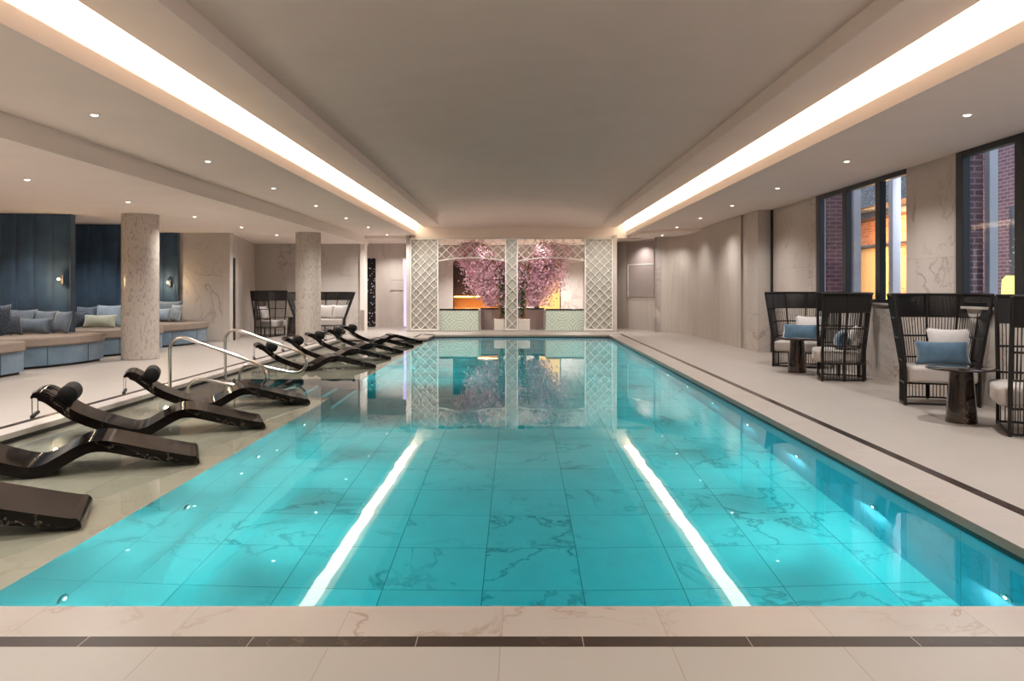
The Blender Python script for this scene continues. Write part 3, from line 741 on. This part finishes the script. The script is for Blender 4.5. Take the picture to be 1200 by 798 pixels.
# ------------------------------------------------------------------ marble loungers
LW = .55
prof = [(.0,.012),(.004,.045),(.03,.072),(.08,.080),(.35,.152),(.60,.222),(.70,.240),(.79,.234),(.88,.20),(1.0,.135),(1.09,.092),(1.18,.086),(1.30,.120),(1.5,.195),(1.66,.275),(1.77,.36),(1.86,.432),(1.93,.462),(1.985,.455),(2.01,.425),(2.01,.405)]
def make_lounger():
    t = thing('marble_lounger', 'x', 'lounger', group='heated black marble loungers on the pool ledge')
    top = catmull(prof, 4); n = len(top); bot = []
    for i, (a, z) in enumerate(top):
        p = top[max(0,i-1)]; q = top[min(n-1,i+1)]
        dx, dz = q[0]-p[0], q[1]-p[1]; l = math.hypot(dx, dz) or 1
        k = .082*min(1, i/16) if i < 16 else .082*(1 if i < n-8 else .45+.55*(n-1-i)/8)
        bot.append((a + dz/l*k if a > .2 else max(a, .012), max(0, z - dx/l*k)))
    mb = MB(); vs = []; fs = []
    for yy in (0, LW):
        vs += [(-a, yy, z) for a, z in top] + [(-a, yy, z) for a, z in bot]
    o2 = 2*n
    for i in range(n-1):
        fs += [(i, i+1, o2+i+1, o2+i), (n+i, o2+n+i, o2+n+i+1, n+i+1), (i, n+i, n+i+1, i+1), (o2+i, o2+i+1, o2+n+i+1, o2+n+i)]
    fs += [(0, o2, o2+n, n), (n-1, 2*n-1, o2+2*n-1, o2+n-1)]
    mb.add(vs, fs).build('slab', 'black_marble', t, smooth='auto', bevel=.006)
    # bolster
    b = MB(); pts = []; r = .084
    yl, yh = .07, .48
    prf = [(0,yl),(r*.75,yl+.004),(r*.97,yl+.02),(r,yl+.05),(r,yh-.05),(r*.97,yh-.02),(r*.75,yh-.004),(0,yh)]
    seg = 24; vs = []; fs = []
    cx, cz = -1.735, .41
    for rr, y in prf:
        for k in range(seg):
            a = 2*PI*k/seg; vs.append((cx+rr*math.cos(a), y, cz+rr*math.sin(a)))
    for i in range(len(prf)-1):
        for k in range(seg):
            k2 = (k+1)%seg; fs.append((i*seg+k, i*seg+k2, (i+1)*seg+k2, (i+1)*seg+k))
    hr = b.add(vs, fs).build('headrest', 'leather', t, smooth='auto')
    for y in (.13, .40):
        path = [(-1.69,.40),(-1.76,.372),(-1.86,.446),(-1.93,.470),(-1.99,.463),(-2.02,.43),(-2.022,.36),(-2.02,.24)]
        pp = catmull(path, 3); sb = MB()
        for k in range(len(pp)-1):
            (x0_, z0_), (x1_, z1_) = pp[k], pp[k+1]
            dx, dz = x1_-x0_, z1_-z0_; l = math.hypot(dx,dz) or 1; nx_, nz_ = -dz/l*.003, dx/l*.003
            sb.add([(x0_,y-.016,z0_),(x0_,y+.016,z0_),(x1_,y+.016,z1_),(x1_,y-.016,z1_),(x0_+nx_,y-.016,z0_+nz_),(x0_+nx_,y+.016,z0_+nz_),(x1_+nx_,y+.016,z1_+nz_),(x1_+nx_,y-.016,z1_+nz_)],
                   [(0,1,2,3),(7,6,5,4),(0,3,7,4),(1,5,6,2)])
        sb.build('strap', 'strap', hr)
    MB().box(-2.035,-2.005,.11,.42,.215,.245).build('counterweight', 'strap', hr, bevel=.006)
    return t
proto = make_lounger()
spots = [(-2.45,4.31),(-2.45,5.91),(-2.43,7.40),(-2.42,8.95),(-2.40,13.02),(-2.40,14.55),(-2.38,16.0),(-2.37,17.5),(-2.35,19.0)]
labs = ['nearest black marble lounger, only its foot end in the photo',
 'second nearest black marble lounger, its head cut off by the left edge',
 'third black marble lounger from the front with black bolster headrest',
 'black marble lounger on the near ledge just in front of the steel handrails',
 'black marble lounger on the far ledge, closest to the stair handrails',
 'second black marble lounger behind the handrails on the far ledge',
 'middle black marble lounger of the five on the far ledge',
 'second farthest black marble lounger on the far ledge',
 'farthest black marble lounger, nearest the lattice screen']
for i, (x, y) in enumerate(spots):
    o = proto if i == 0 else copy_tree(proto)
    o.scale = (.965, 1, 1); o.location = (x, y if i < 8 else 18.95, LZ+.0005); o.rotation_euler = (0,0,math.radians(23)); o['label'] = labs[i]

# ------------------------------------------------------------------ handrails
def handrail(y, lab):
    t = thing('pool_handrail', lab, 'handrail', (0, y, 0))
    p = [(-4.268,LZ),(-4.268,.15),(-4.268,.50),(-4.25,.57),(-4.20,.63),(-4.13,.655),(-4.05,.645),(-3.9,.59),(-3.4,.415),(-3.2,.34),(-3.12,.28),(-3.085,.20),(-3.10,.12),(-3.16,.055),(-3.25,.035),(-3.35,.045),(-3.6,.095),(-3.8,.135),(-3.90,.145),(-3.98,.125),(-4.04,.06),(-4.06,-.02),(-4.06,LZ)]
    MB().tube([(a,0,b) for a,b in catmull(p,4)], .021, 12).build('rail', 'steel', t, smooth='auto')
    for x in (-4.268, -4.06):
        MB().lathe([(.045,0),(.045,.008),(.03,.014)], c=(x,0,LZ), seg=20).build('mounting_flange', 'steel', t, smooth='auto')
handrail(9.42, 'polished steel handrail on the near side of the pool steps')
handrail(11.2, 'polished steel handrail on the far side of the pool steps')

# ------------------------------------------------------------------ rope cocoon chairs
def make_chair(name, cat, wb=.36, wt=.485, db=.58, dt=.66, H=1.19):
    t = thing(name, 'x', cat)
    def pt(s, z):
        k = max(0, (z-.40)/(H-.40)); wv = wb+(wt-wb)*k; dv = db+(dt-db)*k
        a = PI*s; c, sn = math.cos(a), max(0, math.sin(a)); p = .62
        return Vector((-wv*math.copysign(abs(c)**p, c), dv*sn**p, z))
    N = 48
    # ratio-equalised parameter
    def ring(z): return [pt(i/N, z) for i in range(N+1)]
    samples = [pt(i/400, .8) for i in range(401)]; cum = [0]
    for i in range(400): cum.append(cum[-1]+(samples[i+1]-samples[i]).length)
    def s_of(u):
        tgt = u*cum[-1]; lo = 0
        for i in range(400):
            if cum[i+1] >= tgt: return (i+(tgt-cum[i])/max(1e-9, cum[i+1]-cum[i]))/400
        return 1
    fr = MB()
    for z, r in ((.02,.011),(.24,.013),(.48,.010),(.72,.010),(.94,.010),(H,.016)):
        fr.tube([pt(s_of(i/N), z) for i in range(N+1)], r, 6)
    for z in (.02,.24): fr.tube([pt(0,z), pt(1,z)], .011, 6)
    fr.build('frame', 'metal', t, smooth='auto')
    npost = 6 if wt < .7 else 8
    for i in range(npost+1):
        s = s_of(i/npost)
        MB().tube([pt(s,0.0), pt(s,.40), pt(s,H)], .0135 if 0 < i < npost else .017, 6).build('post', 'metal', t, smooth='auto')
    P = cum[-1]
    def cords(z0, z1, sp, r, nm):
        mb = MB(); n = int(P/sp)
        for i in range(n):
            s = s_of((i+.5)/n); zs = [z0, z1] if not (z0 < .4 < z1) else [z0, .4, z1]
            mb.tube([pt(s,z) for z in zs], r, 4)
        o = mb.build(nm, 'rope', t)
    cords(.94, H, .0098, .0052, 'woven_top_band')
    cords(.24, .94, .030, .0046, 'rope_back')
    cords(.02, .24, .042, .0048, 'rope_skirt')
    # cushion
    pl = [(pt(s_of(i/40), .3).x*.93, pt(s_of(i/40), .3).y*.94) for i in range(41)]
    pl = [(x, y) for x, y in pl]; f0 = pl[-1]; pl += [(wb*.93, -.05), (wb*.8, -.085), (0, -.10), (-wb*.8, -.085), (-wb*.93, -.05)]
    MB().prism(pl, .252, .42).build('seat_cushion', 'cushion', t, smooth='auto', bevel=.035, bseg=4)
    return t
chair = make_chair('cocoon_chair', 'chair')
grp = 'woven black cocoon chairs'
def put_chair(o, x, y, n, lab):
    """n = horizontal facing direction"""
    o.location = (x, y, .0); o.rotation_euler = (0,0, math.atan2(n[1], n[0]) + PI/2); o['label'] = lab; o['group'] = grp
put_chair(chair, 4.53, 8.20, (-.25,-.97), 'black woven cocoon chair with blue and white pillows under the right window')
c2 = copy_tree(chair); put_chair(c2, 4.42, 12.2, (-.55,-.83), 'farthest black woven cocoon chair along the window wall')
c3 = copy_tree(chair); put_chair(c3, 4.24, 10.78, (-.955,.29), 'black woven cocoon chair seen from its side, in front of the left window')
c4_ = copy_tree(chair); put_chair(c4_, 4.33, 6.85, (-.90,.42), 'black woven cocoon chair cut by the right edge of the photo')
c5 = copy_tree(chair); put_chair(c5, -6.32, 20.2, (.97,-.22), 'black woven cocoon chair in the far left corner')
sofa = make_chair('cocoon_sofa', 'sofa', .66, .93, .62, .74, 1.15); sofa['label'] = 'wide black woven cocoon sofa with white pillows behind the column'
sofa.location = (-5.42, 20.95, 0)

def chair_pillow(cx, cy, n, along, back, w, h, mat, lab, tilt=.35, extra=0, name='throw_pillow'):
    a = math.atan2(n[1], n[0]) + PI/2; ex = Vector((math.cos(a), math.sin(a))); ey = Vector((-math.sin(a), math.cos(a)))
    p = Vector((cx, cy)) + ex*along + ey*back
    pillow(p.x, p.y, .42, w, h, .14, mat, lab, 'pillows on the cocoon chairs', a+extra, tilt)
chair_pillow(4.53,8.20,(-.25,-.97), .20,.42,.50,.42,'pil_white','white pillow at the back of the chair under the right window', .3)
chair_pillow(4.53,8.20,(-.25,-.97), .07,.26,.57,.28,'pil_blue','blue lumbar pillow on the chair under the right window', .35)
chair_pillow(4.42,12.2,(-.55,-.83), .12,.42,.50,.42,'pil_white','white pillow on the farthest window-side cocoon chair', .3)
chair_pillow(4.42,12.2,(-.55,-.83), .0,.26,.58,.28,'pil_blue','blue lumbar pillow on the farthest window-side cocoon chair', .35)
chair_pillow(4.24,10.78,(-.955,.29), .0,.45,.50,.34,'pil_white','white pillow inside the cocoon chair seen from the side', .3)
chair_pillow(4.24,10.78,(-.955,.29), 0,.27,.52,.27,'pil_blue','blue pillow inside the cocoon chair seen from the side', .35)
chair_pillow(-6.32,20.2,(.97,-.22), 0,.40,.5,.40,'pil_white','white pillow in the far left corner cocoon chair', .3)
for dx, l in ((-.42,'left white pillow on the wide cocoon sofa'),(.06,'middle white pillow on the wide cocoon sofa'),(.47,'right white pillow on the wide cocoon sofa')):
    chair_pillow(-5.42,20.95,(0,-1), dx,.44,.46,.40,'pil_white',l,.25)

# side tables
def make_table():
    t = thing('side_table', 'x', 'side table', group='round dark marble side tables')
    MB().lathe([(.135,0.0),(.137,.01),(.125,.15),(.112,.32),(.102,.47),(.10,.495)], seg=40).build('pedestal', 'table_stone', t, smooth='auto')
    MB().lathe([(.28,.495),(.30,.500),(.30,.510),(.292,.515)], seg=56).build('tabletop', 'table_stone', t, smooth='auto')
    return t
tb = make_table()
for i, (x, y, l) in enumerate(((4.18,7.24,'round dark marble side table beside the chair under the right window'),
    (4.19,11.53,'round dark marble side table between the two far cocoon chairs'),
    (-5.93,20.15,'round dark side table beside the far left cocoon chair'))):
    o = tb if i == 0 else copy_tree(tb); o.location = (x, y, .0005); o['label'] = l

# ------------------------------------------------------------------ windows
def window(idx, y0, y1, posts):
    wnd = MB()
    wnd.box(WRX-.01, WRX+.07, y0, y1, SILL, SILL+.05).box(WRX-.01, WRX+.07, y0, y1, ZS-.07, ZS)
    for a in posts: wnd.box(WRX-.012, WRX+.075, a, a+.14, SILL, ZS)
    w_ = S('window_%d' % idx, wnd, 'frame_black', bevel=.004)
    MB().add([(WRX+.04,y0,SILL+.05),(WRX+.04,y0,ZS-.07),(WRX+.04,y1,ZS-.07),(WRX+.04,y1,SILL+.05)],[(0,1,2,3)]).build('window_pane', 'glass', w_)
    return w_
window(1, 9.93, 12.9, (12.76, 11.73, 10.63))
window(2, 3.0, 8.79, (8.65, 7.61, 6.0, 4.5))
S('trim_26', MB().box(WRX-.03, WRX+.05, 9.93, 12.9, SILL-.03, SILL).box(WRX-.03, WRX+.05, 3.0, 8.79, SILL-.03, SILL), 'wall_x', bevel=.004)

# ------------------------------------------------------------------ courtyard
S('floor', MB().box(5.2, 22, -4, 34, -.3, 0), 'ground')
def ext(name, mb, mat, lab, cat, **k): o = mb.build(name, mat, **k); tag(o, lab, cat); return o
ext('brick_pier', MB().box(5.45,5.73,13.55,14.1,0,4.5), 'brick_x', 'purple brick pier outside the left window', 'brick pier')
ext('brick_pier', MB().box(5.35,5.60,9.25,9.75,0,4.5), 'brick_x', 'purple brick pier outside the right window', 'brick pier')
MT2 = MT['grey_post']
ext('metal_post', MB().box(5.75,5.87,13.15,13.3,0,4.5), 'grey_post', 'pale grey metal post in the first pane of the left window', 'post')
ext('metal_post', MB().box(6.2,6.33,12.7,12.85,0,4.5), 'grey_post', 'pale grey metal post in the middle pane of the left window', 'post')
ext('metal_post', MB().box(6.2,6.30,11.55,11.68,0,4.5), 'grey_post', 'pale grey metal post in the third pane of the left window', 'post')
ext('metal_post', MB().box(5.62,5.72,9.15,9.24,0,4.5), 'grey_post', 'pale grey metal post in the right window beside the brick pier', 'post')
ext('brick_building', MB().box(10.2,10.6,16,30,0,3.25), 'brick_o', 'orange lit brick building across the courtyard', 'building')
ext('brick_building', MB().box(9.6,10.0,10.0,15.9,0,6), 'brick_y', 'purple brick building across the courtyard', 'building')
o = ext('glazed_front', MB().box(10.1,10.19,20.6,22.6,0,2.4), 'warm_wall', 'ochre lit doorway of the building across the courtyard', 'doorway')
ext('canopy_beam', MB().box(9.7,10.2,16,30,3.2,3.34), 'frame_black', 'black upper beam across the courtyard building', 'beam')
ext('canopy_beam', MB().box(9.9,10.19,16,30,2.42,2.48), 'frame_black', 'thin black lower beam across the courtyard building', 'beam')
ext('metal_canopy', MB().box(9.0,10.2,16,30,3.36,6.5), 'perf', 'perforated dark metal upper storey across the courtyard', 'facade')
# curved perforated screen beyond window 2
pts = [(8.0+.5*math.sin(i/12*PI), 11.3+.1*i) for i in range(13)]
mb = MB(); rr = []
for (x, y) in pts:
    u = (y-11.3)/1.2
    rr.append([(x, y, 1.0+2.1*(1-math.sqrt(max(0,1-(1-u)**2)))*0+k*(.2+.0*u)*1.0) for k in range(9)])
mb.grid(rr)
o = ext('perforated_screen', mb, 'perf', 'curved perforated metal screen outside the right window', 'screen', smooth=True)
so = o.modifiers.new('solid', 'SOLIDIFY'); so.thickness = .03
def lantern(x, y, z, lab):
    t = thing('lantern', lab, 'lantern', (x, y, 0))
    MB().box(-.15,.15,-.15,.15,0,z-.02).build('stand', 'frame_black', t)
    MB().lathe([(.10,0),(.12,.05),(.11,.3),(.06,.36)], c=(0,0,z-.02), seg=16).build('lamp', 'flame', t, smooth='auto')
lantern(8.9, 18.5, .95, 'yellow glowing lantern low outside the middle pane')
lantern(7.8, 14.6, 1.0, 'yellow glowing lantern low outside the third pane')
lantern(6.9, 10.75, 1.1, 'yellow glowing lantern low outside the right window')
light('courtyard_light', 'AREA', (9.0, 20, 3.1), 260, (1,.6,.3), (0, math.radians(-55), 0), size=3, size_y=1, shape='RECTANGLE')
light('courtyard_light', 'POINT', (9.0, 18.6, 2.2), 90, (1,.62,.3), shadow_soft_size=.2)
light('courtyard_light', 'SPOT', (5.9, 11.4, 3.6), 900, (.88,.9,1), (0,-PI/2+.35,0), spot_size=2.6, spot_blend=.8, shadow_soft_size=.1)  # added cool spot with no lamp there, brightening the brick and screen

# ------------------------------------------------------------------ downlights
def make_down():
    t = thing('downlight', 'x', 'ceiling light')
    MB().lathe([(.032,.004),(.032,-.003),(.045,-.005),(.048,0),(.048,.004)], seg=24, caps=False).build('trim_ring', 'white_metal', t)
    MB().lathe([(.004,-.014),(.018,-.012),(.028,-.006),(.031,.002)], seg=20).build('bulb', 'bulb', t, smooth=True)
    return t
dl = make_down(); used = [False]
ordn = ['nearest', 'second nearest', 'third nearest', 'fourth nearest', 'fifth nearest', 'sixth nearest', 'farthest']
def down(x, y, z, lab, group, pw=1.0, tilt=0.0):
    o = dl if not used[0] else copy_tree(dl); used[0] = True
    o.location = (x, y, z-.0045); o['label'] = lab; o['group'] = group
    light('downlight_spot', 'SPOT', (x, y, z-.02), SPOT_W*pw, WARM, (0,tilt,0), spot_size=math.radians(145), spot_blend=1.0, shadow_soft_size=0.0)
for k in range(7):
    down(4.0, 6.84+2.5*k if k < 6 else 21.3, 2.74 if k == 6 else ZS, '%s visible recessed downlight in the right-hand soffit' % ordn[k], 'recessed downlights in the right soffit', .35 if k > 4 else .6 if k > 2 else .75, .12)
    down(-3.77, 6.84+2.5*k if k < 6 else 22.1, ZS, '%s visible recessed downlight in the left soffit beside the light cove' % ordn[k], 'recessed downlights in the left soffit')
for k in range(5):
    down(-5.93, 9.28+2.4*k, ZLOW, '%s recessed downlight in the low ceiling before the booths' % ordn[k if k < 4 else 6], 'recessed downlights in the low left ceiling', .55)
for y in (-.6, 1.9, 4.4):
    for x in (4.06, -3.82):
        light('downlight_spot', 'SPOT', (x, y, ZS-.02), SPOT_W, WARM, (0,0,0), spot_size=math.radians(145), spot_blend=1.0, shadow_soft_size=0.0)
for x, wx in ((-2.2,'left'), (.1,'middle'), (2.4,'right')):  # lamps added overhead, out of view, to brighten the front deck
    for y, wy in ((-1.2,'rear'), (1.2,'front')):
        o = copy_tree(dl); o.location = (x, y, 3.33); o['label'] = '%s %s added unseen downlight in the vault, brightening the front deck' % (wx, wy); o['group'] = 'added unseen downlights in the vault above the front deck'
        light('downlight_spot', 'SPOT', (x, y, 3.30), SPOT_W*.44, WARM, (0,0,0), spot_size=math.radians(145), spot_blend=1.0, shadow_soft_size=0.0)
for y in (2.1, 4.5, 6.9):
    light('downlight_spot', 'SPOT', (-5.93, y, ZLOW-.02), SPOT_W, WARM, (0,0,0), spot_size=math.radians(145), spot_blend=1.0, shadow_soft_size=0.0)
for x, y in ((-8.5,12.6),(-8.5,14.8),(-8.5,17.0),(-8.5,10.4)):
    light('booth_downlight', 'SPOT', (x, y, ZLOW-.02), SPOT_W*.5, WARM, (0,0,0), spot_size=math.radians(110), spot_blend=.9, shadow_soft_size=0.0)
light('corridor_light', 'SPOT', (-4.0, 24.3, 2.72), 85, WARM, spot_size=2.3, spot_blend=.8, shadow_soft_size=0.0)
light('corridor_light', 'SPOT', (3.5, 23.0, 2.72), 45, WARM, spot_size=2.3, spot_blend=.8, shadow_soft_size=0.0)
light('corner_light', 'SPOT', (-5.6, 21.6, ZLOW-.02), SPOT_W*.6, WARM, (0,0,0), spot_size=math.radians(120), spot_blend=.9, shadow_soft_size=0.0)

for x, ang in ((-3.3, -.35), (-.1, 0), (3.1, .35)):
    light('lattice_fill', 'SPOT', (x*.72, 20.5, 3.03), 120, WARM, (.62, 0, ang*-.6), spot_size=1.7, spot_blend=1.0, shadow_soft_size=0.0)  # added spots without fixtures, lifting the dim lattice screens

# ------------------------------------------------------------------ underwater lamps and light lines
def make_plamp():
    t = thing('pool_lamp', 'x', 'pool lamp')
    mb = MB().lathe([(.042,0),(.045,.006),(.038,.010),(.016,.010),(.016,.0)], seg=20, caps=False); mb.build('trim_ring', 'steel', t)
    MB().lathe([(.014,.0),(.014,.009)], seg=16).build('lens', 'pool_bulb', t)
    return t
pl0 = make_plamp(); first = [True]
words = ['first','second','third','fourth','fifth','sixth','seventh','eighth','ninth','tenth','eleventh','twelfth']
for k in range(12):
    y = 3.85+1.44*k
    for side in (-1, 1):
        if side < 0 and B0-.1 < y < B1+.1: continue
        x = XR if side > 0 else XL
        o = pl0 if first[0] else copy_tree(pl0); first[0] = False
        o.location = (x-side*.0, y, WL-.64); o.rotation_euler = (0, -side*PI/2, 0)
        o['label'] = 'underwater lamp on the %s pool wall, %s from the camera' % ('right' if side > 0 else 'left', words[k]); o['group'] = 'underwater pool lamps'
        light('pool_lamp_light', 'SPOT', (x-side*.03, y, WL-.64), POOL_W, (.85,.97,1.0), (0, side*(PI/2-.65), 0), spot_size=PI, spot_blend=.3, shadow_soft_size=0.0)
        light('pool_lamp_beam', 'SPOT', (x-side*.03, y, WL-.64), POOL_W*5.0, (.85,.97,1.0), (0, side*(PI/2+.02), 0), spot_size=1.9, spot_blend=1.0, shadow_soft_size=0.0)
